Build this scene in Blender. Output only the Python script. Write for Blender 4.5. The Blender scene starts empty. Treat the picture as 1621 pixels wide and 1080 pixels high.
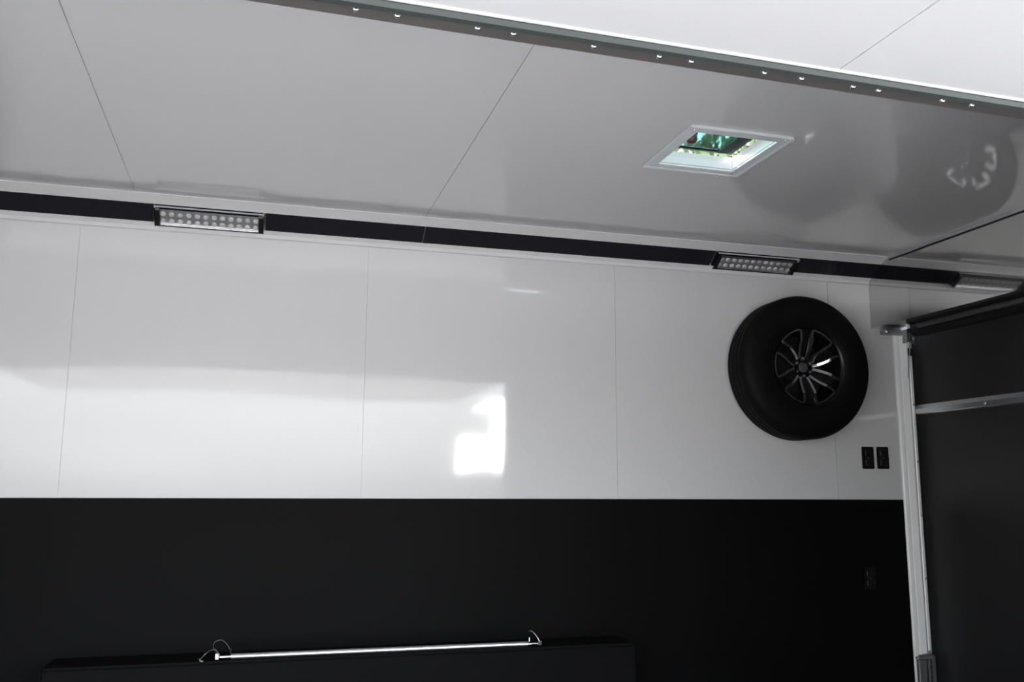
import bpy, bmesh, math, random
from mathutils import Vector, Matrix, Euler

random.seed(4)
SC = bpy.context.scene
COL = SC.collection
PI = math.pi

# ------------------------------------------------------------------ camera, sky, sun, exposure
H = 1.04                      # eye height above the trailer floor (floor is z = 0)
D = 4.07                      # inner face of the far side wall
FPX, YAW, PITCH, ROLL = 1427.3, 0.2743, 0.1639, 0.0048
fw = Vector((math.sin(YAW)*math.cos(PITCH), math.cos(YAW)*math.cos(PITCH), math.sin(PITCH)))
rt = Vector((math.cos(YAW), -math.sin(YAW), 0)); up = rt.cross(fw)
r2 = rt*math.cos(ROLL)+up*math.sin(ROLL); u2 = up*math.cos(ROLL)-rt*math.sin(ROLL)
cam = bpy.data.cameras.new('camera'); co = bpy.data.objects.new('camera', cam); COL.objects.link(co)
cam.sensor_width = 36; cam.lens = FPX/1621*36; cam.clip_start = .02; cam.clip_end = 500
co.matrix_world = Matrix(((r2.x, u2.x, -fw.x, 0), (r2.y, u2.y, -fw.y, 0), (r2.z, u2.z, -fw.z, H), (0, 0, 0, 1)))
SC.camera = co

SUN_EL, SUN_AZ = math.radians(42), math.radians(138)   # azimuth counter-clockwise from +X: sun stands beyond the trailer, to the left
w = bpy.data.worlds.new('sky'); SC.world = w; w.use_nodes = True
nt = w.node_tree; nt.nodes.clear()
sky = nt.nodes.new('ShaderNodeTexSky'); sky.sky_type = 'NISHITA'; sky.sun_disc = False
sky.sun_elevation = SUN_EL; sky.sun_rotation = PI/2-SUN_AZ; sky.air_density = 1.0; sky.dust_density = 3.0; sky.ozone_density = 1.0
hs = nt.nodes.new('ShaderNodeHueSaturation'); hs.inputs['Saturation'].default_value = .3
bg = nt.nodes.new('ShaderNodeBackground'); bg.inputs['Strength'].default_value = .85
wo = nt.nodes.new('ShaderNodeOutputWorld')
nt.links.new(sky.outputs[0], hs.inputs['Color']); nt.links.new(hs.outputs[0], bg.inputs[0]); nt.links.new(bg.outputs[0], wo.inputs[0])
sl = bpy.data.lights.new('sun', 'SUN'); sl.energy = 2.6; sl.angle = math.radians(.6); sl.color = (1, .98, .95)
so = bpy.data.objects.new('sun', sl); COL.objects.link(so)
sd = Vector((math.cos(SUN_EL)*math.cos(SUN_AZ), math.cos(SUN_EL)*math.sin(SUN_AZ), math.sin(SUN_EL)))
so.rotation_euler = sd.to_track_quat('Z', 'Y').to_euler(); so.location = (-6, 6, 12)
SC.view_settings.view_transform = 'Standard'; SC.view_settings.look = 'None'
SC.view_settings.gamma = 1; SC.view_settings.use_curve_mapping = False
SC.view_settings.exposure = 1.22
SC.cycles.max_bounces = 16; SC.cycles.diffuse_bounces = 8; SC.cycles.glossy_bounces = 8; SC.cycles.transmission_bounces = 8

# ------------------------------------------------------------------ materials
def mat(name, col, rough=.5, metal=0, spec=.5, coat=0, bump=None, vary=None, trans=0, ior=1.5, emit=None):
    m = bpy.data.materials.new(name); m.use_nodes = True
    n = m.node_tree; b = n.nodes['Principled BSDF']
    b.inputs['Base Color'].default_value = (*col, 1); b.inputs['Roughness'].default_value = rough
    b.inputs['Metallic'].default_value = metal; b.inputs['Specular IOR Level'].default_value = spec
    b.inputs['Coat Weight'].default_value = coat; b.inputs['Coat Roughness'].default_value = .04
    b.inputs['Transmission Weight'].default_value = trans; b.inputs['IOR'].default_value = ior
    if bump or vary:
        tc = n.nodes.new('ShaderNodeTexCoord')
    if vary:                                   # vary = (scale, amount): value grain in the surface itself
        z = n.nodes.new('ShaderNodeTexNoise'); z.inputs['Scale'].default_value = vary[0]; z.inputs['Detail'].default_value = 5
        mr = n.nodes.new('ShaderNodeMapRange'); mr.inputs['To Min'].default_value = 1-vary[1]; mr.inputs['To Max'].default_value = 1+vary[1]
        mx = n.nodes.new('ShaderNodeMix'); mx.data_type = 'RGBA'; mx.blend_type = 'MULTIPLY'; mx.inputs[0].default_value = 1
        mx.inputs[6].default_value = (*col, 1)
        n.links.new(tc.outputs['Object'], z.inputs['Vector']); n.links.new(z.outputs[0], mr.inputs['Value'])
        n.links.new(mr.outputs[0], mx.inputs[7]); n.links.new(mx.outputs[2], b.inputs['Base Color'])
    if bump:                                   # bump = (scale vector, strength, distance)
        mp = n.nodes.new('ShaderNodeMapping'); mp.inputs['Scale'].default_value = bump[0]
        z = n.nodes.new('ShaderNodeTexNoise'); z.inputs['Scale'].default_value = 1; z.inputs['Detail'].default_value = bump[3] if len(bump) > 3 else 2
        bp = n.nodes.new('ShaderNodeBump'); bp.inputs['Strength'].default_value = bump[1]; bp.inputs['Distance'].default_value = bump[2]
        n.links.new(tc.outputs['Object'], mp.inputs[0]); n.links.new(mp.outputs[0], z.inputs['Vector'])
        n.links.new(z.outputs[0], bp.inputs['Height']); n.links.new(bp.outputs[0], b.inputs['Normal'])
    return m

M = {
 'white': mat('glossy white panel', (.56, .56, .565), .055, spec=.5, bump=((.9, .9, 1.5), .6, .010, 1)),
 'white_trim': mat('white trim', (.62, .62, .63), .12),
 'satin_alu': mat('satin aluminium', (.72, .73, .74), .32, 1),
 'post_alu': mat('pale aluminium paint', (.78, .785, .785), .34, 0),
 'chrome': mat('polished metal', (.78, .78, .79), .12, 1),
 'black_gloss': mat('glossy black metal strip', (.016, .016, .021), .12, spec=.5),
 'black_panel': mat('black wall covering', (.0028, .0028, .003), .62, spec=.07, bump=((3, 3, 3), .3, .02, 5), vary=(2.2, .25)),
 'black_carpet': mat('black wheel box covering', (.0036, .0036, .0038), .75, spec=.08, bump=((160, 160, 160), .4, .002)),
 'door_black': mat('black ramp door panel', (.017, .017, .018), .45, spec=.4, bump=((40, 40, 40), .12, .002)),
 'polished': mat('polished sheet metal', (.60, .595, .585), .05, 1),
 'bracket_grey': mat('grey bracket', (.16, .16, .165), .4, .4),
 'zinc': mat('dull zinc hardware', (.36, .36, .37), .45, .8),
 'rubber': mat('black rubber', (.012, .012, .013), .55, spec=.35),
 'tire': mat('tyre rubber', (.003, .003, .0032), .6, spec=.11),
 'rim_black': mat('gloss black wheel paint', (.004, .004, .0045), .25, spec=.25),
 'machined': mat('machined alloy', (.75, .75, .76), .14, 1),
 'plastic_black': mat('black plastic', (.006, .006, .0065), .38, spec=.3),
 'plastic_dark': mat('dark grey plastic', (.05, .05, .052), .4),
 'floor': mat('black floor covering', (.014, .014, .015), .55, vary=(5, .2)),
 'hinge': mat('dark anodised hinge', (.30, .275, .265), .36, .8),
 'gasket': mat('grey green seal', (.034, .042, .040), .45),
 'lens': mat('clear lamp lens', (.9, .9, .9), .08, trans=1, ior=1.25),
 'led': mat('pale LED cell', (.9, .9, .9), .3),
 'reflector': mat('silver lamp reflector', (.6, .6, .61), .3, .6),
 'vent_white': mat('white vent plastic', (.62, .65, .67), .3),
 'tint': mat('teal tinted acrylic', (.075, .16, .14), .03, trans=1, ior=1.1),
 'lid_frame': mat('dark green vent lid rim', (.010, .028, .022), .6, spec=.1),
 'knob': mat('brown crank knob', (.05, .022, .02), .4),
 'bark': mat('bark', (.10, .075, .055), .9, vary=(9, .3)),
 'leaf': mat('light green leaves', (.085, .13, .055), .6, spec=.3),
 'leaf_dark': mat('dark green leaves', (.02, .035, .018), .6, spec=.3),
 'concrete': mat('pale concrete', (.50, .49, .475), .9, spec=.2, vary=(.8, .12)),
 'van_white': mat('white vehicle paint', (.85, .85, .85), .3),
 'glint_nose': mat('brushed trailer nose', (.75, .75, .74), .34, 1),  # for the added panel that mirrors sun into the far wall
 'glass_dark': mat('dark vehicle glass', (.02, .025, .03), .05),
}

# ------------------------------------------------------------------ geometry helpers
class MB:
    """collects shapes, builds one mesh object"""
    def __init__(s): s.b = bmesh.new()
    def box(s, x0, x1, y0, y1, z0, z1):
        v = [s.b.verts.new((x, y, z)) for x in (x0, x1) for y in (y0, y1) for z in (z0, z1)]
        for f in ((0,1,3,2), (4,6,7,5), (0,4,5,1), (2,3,7,6), (0,2,6,4), (1,5,7,3)): s.b.faces.new([v[i] for i in f])
        return s
    def prism(s, prof, a0, a1, axis='x'):
        """closed profile swept along an axis. axis x: prof = (y,z); y: (x,z); z: (x,y)"""
        f = {'x': lambda p, a: (a, p[0], p[1]), 'y': lambda p, a: (p[0], a, p[1]), 'z': lambda p, a: (p[0], p[1], a)}[axis]
        A = [s.b.verts.new(f(p, a0)) for p in prof]; B = [s.b.verts.new(f(p, a1)) for p in prof]; n = len(prof)
        for i in range(n): s.b.faces.new((A[i], A[(i+1) % n], B[(i+1) % n], B[i]))
        s.b.faces.new(A[::-1]); s.b.faces.new(B)
        return s
    def lathe(s, prof, n=48, axis='y', c=(0, 0, 0), closed=False):
        """prof = (radius, along); spun round the axis"""
        rings = []
        for r, a in prof:
            ring = []
            for k in range(n):
                t = 2*PI*k/n; p, q = r*math.cos(t), r*math.sin(t)
                v = {'y': (p, a, q), 'x': (a, p, q), 'z': (p, q, a)}[axis]
                ring.append(s.b.verts.new((v[0]+c[0], v[1]+c[1], v[2]+c[2])))
            rings.append(ring)
        L = len(rings)
        for i in range(L if closed else L-1):
            A, B = rings[i], rings[(i+1) % L]
            for k in range(n): s.b.faces.new((A[k], A[(k+1) % n], B[(k+1) % n], B[k]))
        if not closed:
            if prof[0][0] > 1e-6: s.b.faces.new(rings[0][::-1])
            if prof[-1][0] > 1e-6: s.b.faces.new(rings[-1])
        return s
    def tube(s, pts, r, n=8):
        pts = [Vector(p) for p in pts]; rings = []
        for i, p in enumerate(pts):
            t = (pts[min(i+1, len(pts)-1)]-pts[max(i-1, 0)]).normalized()
            a = t.orthogonal().normalized() if i == 0 else (rings[-1][1]-t*rings[-1][1].dot(t)).normalized()
            b = t.cross(a)
            rings.append(([s.b.verts.new(p+(a*math.cos(2*PI*k/n)+b*math.sin(2*PI*k/n))*r) for k in range(n)], a))
        for (A, _), (B, _) in zip(rings, rings[1:]):
            for k in range(n): s.b.faces.new((A[k], A[(k+1) % n], B[(k+1) % n], B[k]))
        s.b.faces.new(rings[0][0][::-1]); s.b.faces.new(rings[-1][0])
        return s
    def plate(s, outline, w0, w1, fn):
        """flat outline (p,q) given thickness through fn(p,q,w) -> xyz"""
        A = [s.b.verts.new(fn(p, q, w0)) for p, q in outline]; B = [s.b.verts.new(fn(p, q, w1)) for p, q in outline]; n = len(A)
        for i in range(n): s.b.faces.new((A[i], A[(i+1) % n], B[(i+1) % n], B[i]))
        s.b.faces.new(A[::-1]); s.b.faces.new(B)
        return s
    def bevel(s, w, seg=2):
        bmesh.ops.remove_doubles(s.b, verts=s.b.verts, dist=1e-6)
        bmesh.ops.bevel(s.b, geom=list(s.b.edges), offset=w, segments=seg, affect='EDGES', clamp_overlap=True)
        return s
    def build(s, name, m, parent=None, smooth=False):
        bmesh.ops.recalc_face_normals(s.b, faces=s.b.faces)
        me = bpy.data.meshes.new(name); s.b.to_mesh(me); s.b.free()
        me.materials.append(M[m] if isinstance(m, str) else m)
        if smooth:
            for p in me.polygons: p.use_smooth = True
            me.set_sharp_from_angle(angle=math.radians(35))
        o = bpy.data.objects.new(name, me); COL.objects.link(o)
        if parent: o.parent = parent
        return o

def structure(o): o['kind'] = 'structure'; return o
def tag(o, label, cat, group=None):
    o['label'] = label; o['category'] = cat
    if group: o['group'] = group
    return o
def empty(name, loc=(0, 0, 0), rot=(0, 0, 0)):
    o = bpy.data.objects.new(name, None); COL.objects.link(o); o.location = loc; o.rotation_euler = rot; o.empty_display_size = .05
    return o
def copy_of(o, parent, loc, rot=None):
    c = o.copy(); COL.objects.link(c); c.parent = parent; c.location = loc
    if rot is not None: c.rotation_euler = rot
    return c
def copy_tree(o, parent=None):
    c = o.copy(); COL.objects.link(c); c.parent = parent
    for ch in list(o.children): copy_tree(ch, c)
    return c

# ------------------------------------------------------------------ room shell
XL, XR = -4.6, 3.40            # front end and inner face of the ramp door
ZC = 1.22+H                    # ceiling face
ZL = -.039+H                   # line where white meets black
GND = -.56
YN = 1.55                      # inner face of the near side wall
NR = .0188                     # small skew of the near wall
ground = structure(MB().box(-40, 40, -45, 60, GND-.2, GND).build('ground', 'concrete'))
floor = structure(MB().box(XL-.06, XR+.05, YN-.1, D+.06, -.14, 0).build('floor', 'floor'))

# far side wall: backing, white sheets above, black covering below
wall = structure(MB().box(XL-.06, XR+.05, D+.004, D+.06, 0, ZC+.06).build('wall_back', 'white_trim'))
seams = [XL, -3.203, -1.984, -.765, .454, 1.673, 2.892, 3.283]
for a, b in zip(seams, seams[1:]):
    MB().box(a+.0015, b-.0015, D, D+.004, ZL+.001, ZC).build('wall_panel', 'white', wall)
MB().box(XL+.002, 3.283, D-.002, D+.004, .001, ZL-.001).build('lower_wall_panel', 'black_panel', wall)

# ceiling: backing slab with a square hole for the roof vent, three white sheets under it
VX0, VX1, VY0, VY1 = 1.395, 1.715, 2.645, 2.965    # clear hole
def holed(x0, x1, y0, y1, z0, z1):
    m = MB()
    m.box(x0, VX0, y0, y1, z0, z1); m.box(VX1, x1, y0, y1, z0, z1)
    m.box(VX0, VX1, y0, VY0, z0, z1); m.box(VX0, VX1, VY1, y1, z0, z1)
    return m
ceil = structure(holed(XL-.06, XR+.05, YN-.12, D+.004, ZC+.004, ZC+.05).build('ceiling', 'white_trim'))
MB().box(XL, -.538, YN+.05, D, ZC, ZC+.004).build('ceiling_panel', 'white', ceil)
MB().box(-.535, .686, YN+.05, D, ZC, ZC+.004).build('ceiling_panel', 'white', ceil)
holed(.689, 3.2, YN+.05, D, ZC, ZC+.004).build('ceiling_panel', 'white', ceil)

structure(MB().box(XL-.06, XL, YN, D, 0, ZC).build('wall_left', 'black_panel'))

# near side wall, standing open around the camera's view (its hinge side seen from below)
near = empty('wall_front', (0, YN-.029, 0), (0, 0, NR)); structure(near)
OX0, OX1, OZ = -1.75, 1.80, .837+H
MB().box(XL, OX0, -.075, 0, 0, ZC).build('wall_panel', 'white', near)
MB().box(OX1, XR, -.075, 0, ZL, ZC).build('wall_panel', 'white', near)
MB().box(OX1, XR, -.075, 0, 0, ZL).build('lower_wall_panel', 'black_panel', near)
MB().box(OX0, OX1, -.075, 0, OZ+.004, ZC).build('header_panel', 'white', near)
MB().box(OX0, OX1, -.05, 0.0, OZ, OZ+.004).build('hinge_strip', 'hinge', near)
rv = None
def rivet(x, y, r):
    global rv
    if rv is None:
        rv = MB().lathe([(.0001, -.0045), (.55, -.004), (.9, -.002), (1, 0)], 12, 'z').build('rivet', 'chrome', near, True)
        o = rv
    else: o = copy_of(rv, near, (0, 0, 0))
    o.location = (x, y, OZ); o.scale = (r, r, 1)
for x in (-.12, -.03, .131, .205, .353, .422, .582, .719, .789, .953, 1.04, 1.165, 1.228, 1.393, 1.471, 1.63, 1.70): rivet(x, -.027, .0062)
for x in (-.2, .086, .332, .55, .88, 1.057, 1.133, 1.28, 1.355, 1.56): rivet(x, -.0435, .0042)

# raised side door hinged at that strip: underside seen as a bright white sheet
door2 = empty('door_2', (0, YN-.029, 0), (0, 0, NR)); structure(door2)
dz = OZ-.002
MB().box(OX0, OX1, -.0542, -.0505, OZ+.001, OZ+.02).build('gap_seal', 'rubber', door2)
MB().prism([(-.0545, OZ+.002), (-.055, dz-.008), (-.062, dz-.014), (-.074, dz-.012), (-.080, dz-.004), (-.080, OZ+.03), (-.0545, OZ+.03)][::-1], OX0, OX1).build('gasket', 'gasket', door2)
MB().prism([(-.081, dz), (-.082, dz-.003), (-.086, dz-.003), (-.088, dz), (-.088, dz+.03), (-.081, dz+.03)], OX0, OX1).build('edge_trim', 'white_trim', door2)
for a, b in ((OX0, -.15), (-.147, 1.085), (1.088, OX1)):
    MB().box(a, b, -1.85, -.0885, dz, dz+.004).build('door_panel', 'white', door2)
MB().box(OX0, OX1, -1.85, -.0885, dz+.0045, dz+.04).build('door_core', 'white_trim', door2)
MB().box(OX0, OX1, -1.88, -1.8505, dz-.004, dz+.04).build('end_trim', 'satin_alu', door2)

# ------------------------------------------------------------------ cove along the top of the far wall
HX = 3.15                      # inner face of the rear header box
cove = structure(MB().prism([(D-.004, 1.104+H), (D-.011, 1.107+H), (D-.013, 1.122+H), (D-.031, 1.135+H), (D-.026, 1.146+H), (D-.004, 1.15+H)], XL, HX-.002).build('trim_1', 'white_trim'))
MB().prism([(D-.109, 1.195+H), (D-.114, 1.192+H), (D-.135, 1.200+H), (D-.160, 1.212+H), (D-.176, 1.2165+H), (D-.176, 1.2195+H), (D-.095, 1.2195+H), (D-.100, 1.203+H)], XL, HX-.002).build('upper_lip', 'white_trim', cove, True)
def strip(a, b): MB().prism([(D-.031, 1.1365+H), (D-.109, 1.1955+H), (D-.1, 1.2025+H), (D-.024, 1.145+H)], a, b).build('black_strip', 'black_gloss', cove)
L1, L2 = (-.463, -.020), (2.192, 2.648)
SEAM = .70
strip(XL, L1[0]-.012); strip(L1[1]+.012, SEAM-.001); strip(SEAM+.001, L2[0]-.012); strip(L2[1]+.012, HX-.002)
MB().prism([(D-.033, 1.1375+H), (D-.108, 1.1942+H), (D-.1086, 1.1932+H), (D-.0336, 1.1365+H)], SEAM-.003, SEAM+.003).build('joint_cover', 'plastic_dark', cove)

# ------------------------------------------------------------------ rear header box, post, ramp door
ZH = .866+H
header = structure(MB().box(HX, 3.35, YN+.03, D-.0005, ZH, ZC-.001).build('trim_2', 'polished'))
MB().box(HX-.012, HX-.0005, YN+.03, D-.18, ZC-.016, ZC-.001).build('edge_strip', 'satin_alu', header)
MB().box(HX-.003, HX-.0005, YN+.03, D-.18, ZC-.021, ZC-.0165).build('shadow_groove', 'rubber', header)
MB().box(HX+.004, 3.385, YN+.03, D-.27, ZH-.012, ZH-.0005).build('header_seal', 'rubber', header)
MB().tube([(3.22, YN+.05, ZH-.027), (3.22, D-.275, ZH-.027)], .014, 10).build('seal_bead', 'plastic_dark', header, True)
MB().prism([(3.29, ZH-.0125), (3.29, ZH-.035), (3.34, ZH-.05), (3.37, ZH-.05), (3.37, ZH-.0125)], YN+.05, D-.11, 'y').build('header_seal', 'rubber', header)

post = structure(MB().prism([(3.284, D+.003), (3.284, D-.008), (3.289, D-.013), (3.305, D-.017), (3.307, D-.014), (3.312, D-.014), (3.314, D-.020), (3.342, D-.031), (3.348, D-.030), (3.352, D-.024), (3.375, D-.014), (3.375, D+.003)], 0, ZH-.013, 'z').build('trim_3', 'post_alu'))
MB().box(3.353, 3.372, D-.034, D-.0245, .24, .72+H).bevel(.004, 1).build('post_rail', 'post_alu', post)
MB().box(3.352, 3.385, D-.038, D-.0245, .725+H, .765+H).bevel(.004, 1).build('roller_catch', 'rubber', post)
for z in (.6, .92, 1.2, 1.5): MB().lathe([(.0001, -.038), (.004, -.0375), (.006, -.0345)], 10, 'y', (3.363, D, z)).build('screw', 'chrome', post, True)

ramp = empty('door_1', (XR, 0, 0)); structure(ramp)
MB().box(0, .05, YN+.03, D-.0, .01, .90+H).build('door_panel', 'door_black', ramp)
rail = MB().prism([(-.0005, .405+H), (-.022, .407+H), (-.026, .412+H), (-.026, .436+H), (-.014, .458+H), (-.0005, .460+H)], YN+.1, 4.045, 'y').build('door_rail', 'satin_alu', ramp)
for y in (1.9, 2.7, 3.56): MB().lathe([(.0001, -.030), (.005, -.029), (.008, -.0265)], 10, 'x', (0, y, .424+H)).build('screw', 'chrome', rail, True)

# small hardware under the header corner: cable pulley bracket
t = tag(empty('cable_pulley', (3.27, D-.055, ZH-.035)), 'small metal cable pulley bracket under the white rear header corner', 'pulley')
MB().box(-.085, .045, -.014, .03, -.001, .0215).bevel(.002, 1).build('mounting_plate', 'zinc', t)
MB().box(.02, .026, -.05, -.0145, -.05, .02).build('side_plate', 'zinc', t)
MB().box(.07, .076, -.05, -.0145, -.05, .02).build('side_plate', 'plastic_dark', t)
MB().lathe([(.024, .03), (.026, .034), (.018, .042), (.018, .052), (.026, .06), (.024, .064)], 20, 'x', (0, -.032, -.022)).build('pulley_wheel', 'plastic_dark', t, True)
MB().lathe([(.007, .014), (.007, .084)], 10, 'x', (0, -.032, -.022)).build('axle_bolt', 'chrome', t, True)
MB().lathe([(.0001, -.018), (.007, -.017), (.009, -.0145)], 10, 'y', (-.07, 0, .01)).build('screw', 'chrome', t, True)
MB().tube([(.05, -.032, -.048), (.06, -.01, -.12), (.072, .03, -.24)], .003, 6).build('cable', 'satin_alu', t, True)

# bracket at the foot of the post
t = tag(empty('latch_bracket', (3.315, D-.03, -.83+H)), 'grey metal ramp door latch bracket low at the foot of the white post', 'bracket')
MB().box(-.046, -.002, -.030, -.006, -.19, -.006).bevel(.003, 1).build('body', 'bracket_grey', t)
MB().box(-.050, .040, -.028, -.006, -.0055, .008).bevel(.003, 1).build('top_plate', 'zinc', t)
MB().box(.004, .010, -.040, -.006, -.19, -.006).build('flange', 'satin_alu', t)
MB().box(.0105, .0345, -.030, -.006, -.19, -.006).bevel(.003, 1).build('keeper', 'plastic_dark', t)
MB().box(.035, .043, -.040, -.006, -.19, .014).build('flange', 'bracket_grey', t)
MB().tube([(-.035, -.018, .012), (.005, -.022, .016), (.036, -.022, .02)], .006, 8).build('latch_pin', 'satin_alu', t, True)
for z in (-.03, -.08, -.13): MB().lathe([(.0001, -.036), (.005, -.035), (.006, -.0305)], 10, 'y', (.0225, 0, z)).build('bolt', 'chrome', t, True)

# ------------------------------------------------------------------ lamps in the cove
def slope(x, v, n):            # x along, v up the slope, n out of it
    return Vector((x, -.8*v-.6*n, .6*v-.8*n))
def make_lamp(xc, ln, name, label, top):
    t = tag(empty(name, (xc, D-.068, 1.1665+H)), label, 'light', 'LED lamps in the cove strip')
    h = ln/2; fn = lambda p, q, w: slope(p, q, w)
    R = lambda a, b, c, d: [(a, c), (b, c), (b, d), (a, d)]
    MB().plate(R(-h, h, -.046, .046), .000, .012, fn).build('housing', 'plastic_black', t)
    b = MB()
    b.plate(R(-h, h, .040, .049), .0125, .024, fn); b.plate(R(-h, h, -.049, -.044), .0125, .026, fn)
    b.plate(R(-h-.004, -h, -.049, .049), .0, .030, fn); b.plate(R(h, h+.004, -.049, .049), .0, .030, fn)
    b.build('bezel', 'chrome', t)
    for s in (-1, 1):
        x0, x1 = sorted((s*h, s*(h-.017)))
        MB().plate(R(x0, x1, -.0435, .0395), .0125, .033, fn).build('end_cap', 'plastic_black', t)
    MB().plate(R(-h+.018, h-.018, top+.0005, .0395), .0125, .0235, fn).build('top_rail', 'plastic_dark', t)
    MB().plate(R(-h+.018, h-.018, -.043, top), .0125, .015, fn).build('reflector', 'reflector', t)
    first = None; nl = 12; p0 = -h+.03; st = (ln-.06)/(nl-1)
    for k in range(nl):
        for v in (-.026, .010):
            if first is None:
                m = MB(); m.lathe([(.0115, .0), (.0115, .003), (.009, .006), (.0001, .0075)], 12, 'z')
                q = Vector((0, -.6, -.8)).to_track_quat('Z', 'Y').to_matrix().to_4x4()
                for vv in m.b.verts: vv.co = q @ vv.co
                first = m.build('led', 'led', t, True); first.location = slope(p0+st*k, v, .0155)
            else: copy_of(first, t, slope(p0+st*k, v, .0155))
    MB().plate(R(-h+.018, h-.018, -.043, top), .0235, .0250, fn).build('lens', 'lens', t)
    return t
make_lamp((L1[0]+L1[1])/2, L1[1]-L1[0], 'cove_lamp', 'LED lamp bar in the cove, its pale lens washed out, further from the spare wheel', .0375)
make_lamp((L2[0]+L2[1])/2, L2[1]-L2[0], 'cove_lamp.001', 'LED lamp bar in the cove right above the spare wheel, dots clear on dark lens', .026)

# ------------------------------------------------------------------ roof vent
vent = tag(empty('roof_vent', ((VX0+VX1)/2, (VY0+VY1)/2, ZC)), 'square white roof vent with teal tinted lid set in the glossy ceiling', 'vent')
hx, hy = (VX1-VX0)/2, (VY1-VY0)/2; fo = .038
def ring(m, a, b, c, d, z0, z1):        # rectangular ring, inner half sizes a,b, outer c,d
    m.box(-c, -a, -d, d, z0, z1); m.box(a, c, -d, d, z0, z1); m.box(-a, a, -d, -b, z0, z1); m.box(-a, a, b, d, z0, z1)
    return m
m = MB(); ring(m, hx-.004, hy-.004, hx+fo, hy+fo, -.009, -.0005); m.bevel(.002, 1).build('flange', 'vent_white', vent)
m = MB(); ring(m, hx+fo-.008, hy+fo-.008, hx+fo+.003, hy+fo+.003, -.012, -.0095); m.build('flange_rim', 'vent_white', vent)
m = MB(); ring(m, hx-.006, hy-.006, hx-.0005, hy-.0005, .0, .027); m.build('well', 'vent_white', vent)
LZ = .060
lid = MB(); ring(lid, hx-.03, hy-.016, hx-.008, hy-.006, LZ, LZ+.012)
lid = lid.build('lid_frame', 'lid_frame', vent)
MB().box(-hx+.0305, hx-.0305, -hy+.0165, hy-.0165, LZ+.004, LZ+.008).build('lid_pane', 'tint', lid)
MB().box(hx-.072, hx-.0305, -hy+.0165, hy-.0165, LZ-.004, LZ+.0035).build('lid_bar', 'lid_frame', lid)
MB().tube([(-hx+.001, -.02, .012), (-hx+.045, -.01, .034), (-hx+.085, 0, LZ-.001)], .007, 8).build('crank_arm', 'lid_frame', vent, True)
MB().lathe([(.0001, .014), (.016, .018), (.022, .028), (.019, .046), (.0001, .050)], 16, 'z', (-hx+.06, -.01, 0)).build('crank_knob', 'knob', vent, True)
for x in (-1, 1):
    for y in (-1, 1): MB().lathe([(.0001, -.0115), (.004, -.011), (.005, -.0095)], 8, 'z', (x*(hx+.015), y*(hy+.015), 0)).build('screw', 'chrome', vent, True)

# ------------------------------------------------------------------ spare wheel on the wall
WX, WZ = 2.617, .613+H
TB, TF = D-.004, D-.226          # back and front of the tyre
wheel = tag(empty('spare_wheel', (WX, 0, WZ)), 'black spare tire on a black alloy wheel mounted on the white wall', 'wheel')
yc = (TB+TF)/2; hw = (TB-TF)/2
prof = [(.196, -.085), (.203, -.096), (.222, -.104), (.252, -.110), (.290, -.108), (.318, -.101), (.338, -.094), (.350, -.084), (.356, -.074)]
tread = []
for a in (-.052, -.018, .018, .052):
    tread += [(.361, a-.007), (.352, a-.004), (.352, a+.004), (.361, a+.007)]
full = prof + tread + [(r, -a) for r, a in prof[::-1]]
MB().lathe([(r, yc+a) for r, a in full]+[(.19, yc+.07), (.185, yc), (.19, yc-.07)], 96, 'y', closed=True).build('tire', 'tire', wheel, True)
yf = TF+.020                      # front of rim lip
rim = MB().lathe([(.2035, yf-.004), (.208, yf+.004), (.203, yf+.012), (.192, yf+.018), (.186, yf+.08), (.184, TB-.03), (.194, TB-.022), (.188, TB-.022), (.176, TB-.03), (.178, yf+.08), (.188, yf+.012), (.198, yf-.002)], 72, 'y', closed=True).build('rim', 'rim_black', wheel, True)
# spoked face: ring + six spokes leaving six windows
def pol(r, t): return (r*math.cos(t), r*math.sin(t))
dish = lambda r: yf+.005+(.06*(.19-r) if r > .135 else .0033+.55*(.135-max(r, .055)))
def fn(p, q, w): return (p, dish(math.hypot(p, q))+w, q)
HALF = math.radians(19)
def window(r0, r1, half, n=10):   # petal outline: narrow at hub, wide arc outside
    o = [pol(r0, 0-.0), ]
    a0 = .30*half
    o = [pol(r0, -a0*1.4), pol(r0, a0*1.4)]
    o += [pol(r0+(r1-r0)*.5, half*.80)]
    o += [pol(r1, half-2*half*k/n) for k in range(n+1)]
    o += [pol(r0+(r1-r0)*.5, -half*.80)]
    return o
m = MB()
NW = 6
for k in range(NW):               # spokes between windows, hub to rim
    tc = 2*PI*(k+.5)/NW; gap = PI/NW-HALF
    out = []
    rs = [.05, .085, .11, .135, .16, .19]
    def hg(r):                    # angular half width of the spoke at radius r
        f = (r-.05)/.14
        return PI/NW-HALF*(.42+.58*min(1, f*1.25))
    for r in rs: out.append(pol(r, tc-hg(r)))
    for r in rs[::-1]: out.append(pol(r, tc+hg(r)))
    m.plate(out, 0, .024, fn)
m.lathe([(.0001, dish(.0)-.0), (.03, dish(.03)-.001), (.056, dish(.05)-.001), (.056, dish(.05)+.03), (.0001, dish(0)+.03)], 40, 'y')
m.build('spokes', 'rim_black', wheel)
trim0 = None
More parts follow.
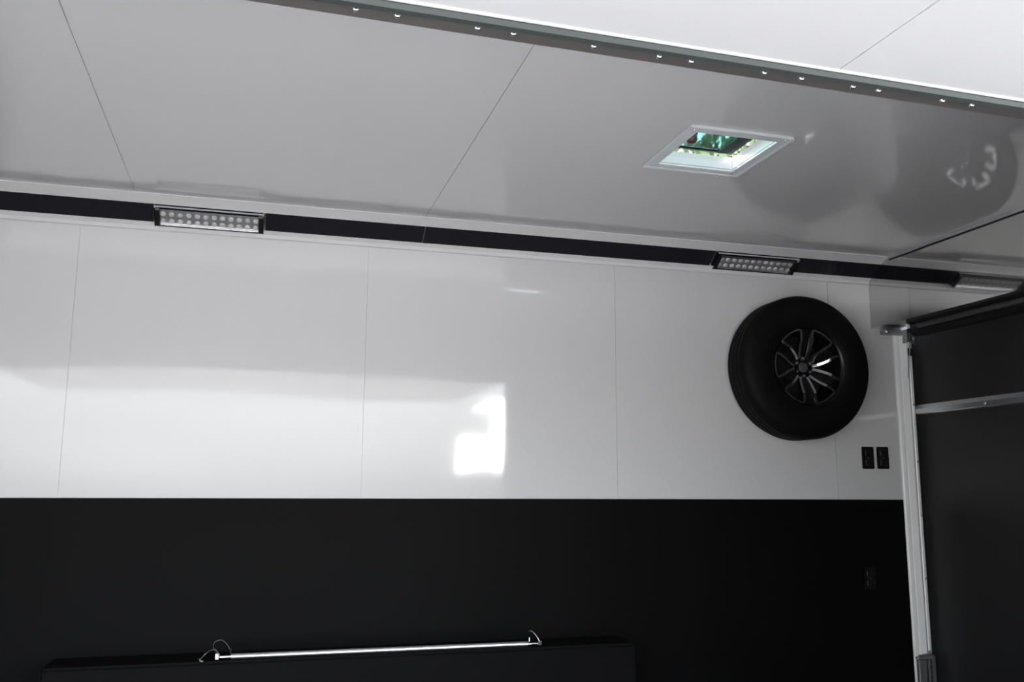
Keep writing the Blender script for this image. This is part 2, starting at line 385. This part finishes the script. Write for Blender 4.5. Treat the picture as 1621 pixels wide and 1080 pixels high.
for k in range(NW):
    m = MB()
    pts = []
    rs = [.052, .075, .10, .12, .135, .138, .158, .176]
    ang = lambda r: HALF*(.42+.58*min(1, (r-.05)/.14*1.25))
    side = lambda s: [pol(r, s*ang(r)) for r in rs]
    path = side(-1)+[pol(.187, HALF*(-.93+1.86*i/10)) for i in range(11)]+side(1)[::-1]
    path = [Vector(p) for p in path]
    if trim0 is None:
        wd = []
        L = []; Rr = []
        for i, p in enumerate(path):
            tg = (path[min(i+1, len(path)-1)]-path[max(i-1, 0)]).normalized(); nrm = Vector((-tg.y, tg.x))
            e = .0042 if 8 <= i <= 18 else .0064
            L.append(p+nrm*e); Rr.append(p-nrm*e)
        for i in range(len(path)-1):
            q = [L[i], L[i+1], Rr[i+1], Rr[i]]
            m.plate([(v.x, v.y) for v in q], -.004, .003, fn)
        trim0 = m.build('window_trim', 'machined', wheel)
        trim0['label'] = 'machined silver edge around wheel window'
    else: copy_of(trim0, wheel, (0, 0, 0), (0, -2*PI*k/NW, 0))
nut0 = None
for k in range(NW):
    p = pol(.043, 2*PI*k/NW+PI/NW)
    if nut0 is None:
        nut0 = MB().lathe([(.0001, -.012), (.005, -.0115), (.008, -.008), (.0085, .0)], 6, 'y').build('lug_nut', 'machined', wheel)
        nut0.location = (p[0], dish(.043)-.002, p[1])
    else: copy_of(nut0, wheel, (p[0], dish(.043)-.002, p[1]))
MB().lathe([(.0001, -.010), (.018, -.009), (.024, -.005), (.026, .002)], 28, 'y', (0, dish(0), 0)).build('center_cap', 'plastic_dark', wheel, True)
MB().lathe([(.0001, TB-.05), (.183, TB-.05), (.183, TB-.031), (.17, TB), (.0001, TB)], 40, 'y').build('backing_plate', 'rubber', wheel)

# ------------------------------------------------------------------ outlets
def outlet(x, z, label, y=D):
    t = tag(empty('wall_outlet', (x, y, z)), label, 'outlet', 'black electrical outlets')
    MB().box(-.037, .037, -.006, -.0002, -.0575, .0575).bevel(.0035, 2).build('cover_plate', 'plastic_black', t)
    for s in (-1, 1):
        f = MB().box(-.017, .017, -.009, -.0062, s*.0245-.0145, s*.0245+.0145).bevel(.003, 1).build('socket', 'plastic_black', t)
        for dx in (-.006, .006): MB().box(dx-.001, dx+.001, -.0096, -.0091, s*.0245-.004, s*.0245+.005).build('slot', 'rubber', f)
    MB().lathe([(.0001, -.0085), (.003, -.008), (.0035, -.0062)], 10, 'y').build('screw', 'chrome', t, True)
    return t
outlet(3.081, .175+H, 'black outlet left of its twin, under the spare wheel on the white wall')
outlet(3.172, .176+H, 'black outlet right of its twin, next to the pale post on white wall')
outlet(3.048, -.437+H, 'black outlet barely seen on the black lower wall beside the post', D-.002)

# ------------------------------------------------------------------ wheel box with the aluminium bar lying on it
BY = D-.235; BT = -.664+H
box = tag(MB().box(-.735, 1.655, BY, D-.0025, .0005, BT).bevel(.012, 3).build('wheel_box', 'black_carpet', None, True), 'low black wheel box along the bottom of the black wall', 'wheel box')
bz = BT+.0118
bar = tag(empty('support_bar', (.565, BY+.03, bz)), 'bare aluminium bar with wire lanyards lying on the black wheel box', 'bar')
MB().tube([(-.62, 0, 0), (.60, 0, 0)], .0115, 16).build('tube', 'satin_alu', bar, True)
for s, x in ((-1, -.62), (1, .60)):
    MB().tube([(x-.0, 0, 0), (x+s*.045, 0, 0)], .0055, 10).build('end_stud', 'chrome', bar, True)
MB().box(-.683, -.663, -.012, .010, -.0105, .017).bevel(.004, 1).build('end_fitting', 'chrome', bar)
MB().box(.643, .662, -.010, .008, -.009, .011).bevel(.003, 1).build('end_fitting', 'chrome', bar)
def cable(pts, r=.0019):
    P = [Vector(p) for p in pts]; out = []
    for i in range(len(P)-1):
        a, b, c, d = P[max(i-1, 0)], P[i], P[i+1], P[min(i+2, len(P)-1)]
        for k in range(8):
            u = k/8; out.append(.5*((2*b)+(c-a)*u+(2*a-5*b+4*c-d)*u*u+(3*b-a-3*c+d)*u**3))
    return out+[P[-1]]
lan = MB().tube(cable([(-.672, 0, .015), (-.688, .004, .035), (-.684, .008, .055), (-.660, .010, .062), (-.638, .008, .045), (-.626, .002, .024), (-.622, 0, .012)]), .0019, 6).build('lanyard', 'chrome', bar, True)
MB().tube([(-.623, 0, .03), (-.622, 0, .01)], .004, 8).build('ferrule', 'chrome', lan, True)
lan = MB().tube(cable([(-.668, 0, .017), (-.682, -.004, .030), (-.706, -.010, .024), (-.728, -.018, .004), (-.738, -.026, -.006)]), .0019, 6).build('lanyard', 'chrome', bar, True)
MB().tube([(-.739, -.028, .002), (-.733, -.030, -.008), (-.722, -.032, -.0085)], .0042, 8).build('lock_pin', 'chrome', lan, True)
lan = MB().tube(cable([(.652, 0, .010), (.640, .004, .030), (.624, .008, .048), (.612, .009, .052), (.607, .006, .036), (.607, .001, .012)]), .0017, 6).build('lanyard', 'chrome', bar, True)
MB().tube([(.607, .001, .026), (.607, 0, .01)], .003, 8).build('ferrule', 'chrome', lan, True)

# ------------------------------------------------------------------ outdoors: trees over the roof, an added unseen trailer that throws the wall glint
def tree(x, y, h, r, leaf, label, seed):
    rnd = random.Random(seed)
    t = tag(empty('tree', (x, y, GND)), label, 'tree')
    pts = [Vector((0, 0, 0))]+[Vector((rnd.uniform(-.15, .15)*k, rnd.uniform(-.15, .15)*k, h*.13*k)) for k in range(1, 6)]
    m = MB(); m.tube(pts, .16, 9)
    for k in range(7):
        a = rnd.uniform(0, 2*PI); z = h*rnd.uniform(.35, .6)
        m.tube([(0, 0, z), (math.cos(a)*r*.35, math.sin(a)*r*.35, z+h*.12), (math.cos(a)*r*.6, math.sin(a)*r*.6, z+h*.16)], .05, 6)
    m.build('trunk', 'bark', t, True)
    b = bmesh.new(); lobes = []
    for k in range(16):
        a = rnd.uniform(0, 2*PI); q = rnd.uniform(.15, .75)*r
        lobes.append((Vector((math.cos(a)*q, math.sin(a)*q, h*rnd.uniform(.45, .9))), r*rnd.uniform(.3, .5)))
    for k in range(11000):
        c, rr = rnd.choice(lobes)
        d = Vector((rnd.gauss(0, 1), rnd.gauss(0, 1), rnd.gauss(0, 1))).normalized()*rr*rnd.uniform(.6, 1.05)
        p = c+d; e = Euler((rnd.uniform(0, 6), rnd.uniform(0, 6), rnd.uniform(0, 6))).to_matrix(); s = rnd.uniform(.14, .26)
        b.faces.new([b.verts.new(p+e@Vector(v)*s) for v in ((-.5, 0, 0), (0, -.35, .05), (.9, 0, 0), (0, .35, .05))])
    me = bpy.data.meshes.new('foliage'); b.to_mesh(me); b.free(); me.materials.append(M[leaf])
    o = bpy.data.objects.new('foliage', me); COL.objects.link(o); o.parent = t; o['kind'] = 'stuff'
tree(10.4, 19.0, 10.25, 3.3, 'leaf', 'light green tree beyond the roof seen low through the vent', 3)
tree(17.0, 25.0, 13.1, 3.2, 'leaf', 'light green tree farther back, right side of the vent view', 5)
tree(13.0, 30.0, 17.5, 1.7, 'leaf_dark', 'dark green taller tree at the left side of the vent view', 8)

t = tag(empty('glint_trailer', (4.45, -8.0, GND)), 'white over black trailer added unseen, slanted polished nose parked behind the viewer', 'trailer')  # made-up trailer out of view, added for the bright glint on the wall
n_ = Vector((-.457, .825, .34)).normalized(); a_ = Vector((0, 0, 1)).cross(-n_).normalized(); b_ = n_.cross(a_)
if b_.z < 0: b_ = -b_
if a_.x < 0: a_ = -a_
c_ = Vector((.0, 0, 2.09-GND))
sh = [(728, 637), (755, 620), (766, 618), (782, 609), (850, 606), (850, 733), (785, 738), (760, 727), (720, 735), (717, 684), (762, 691), (763, 642)]  # panel outline cut to the shape of the glint it makes
MB().plate([((x-785)*.0130, (674-y)*.0121) for x, y in sh], -.03, 0, lambda p, q, w: tuple(c_+a_*p+b_*q+n_*w)).build('glint_panel', 'glint_nose', t)
MB().prism([(.75, .95), (.75, 3.3), (6.5, 3.3), (6.5, .95)], -1.9, .38, 'y').build('body', 'van_white', t)
MB().box(.75, 6.5, -1.9, .379, .5, .949).build('lower_body', 'door_black', t)
MB().box(.75, 6.5, .3805, .40, .50, .60).build('skirt_rail', 'satin_alu', t)
for k in (0, 1): MB().lathe([(.0001, .36), (.2, .36), (.34, .38), (.34, .16), (.0001, .16)][::-1], 28, 'y', (3.0+.8*k, .04, .34)).build('tire', 'tire', t, True)
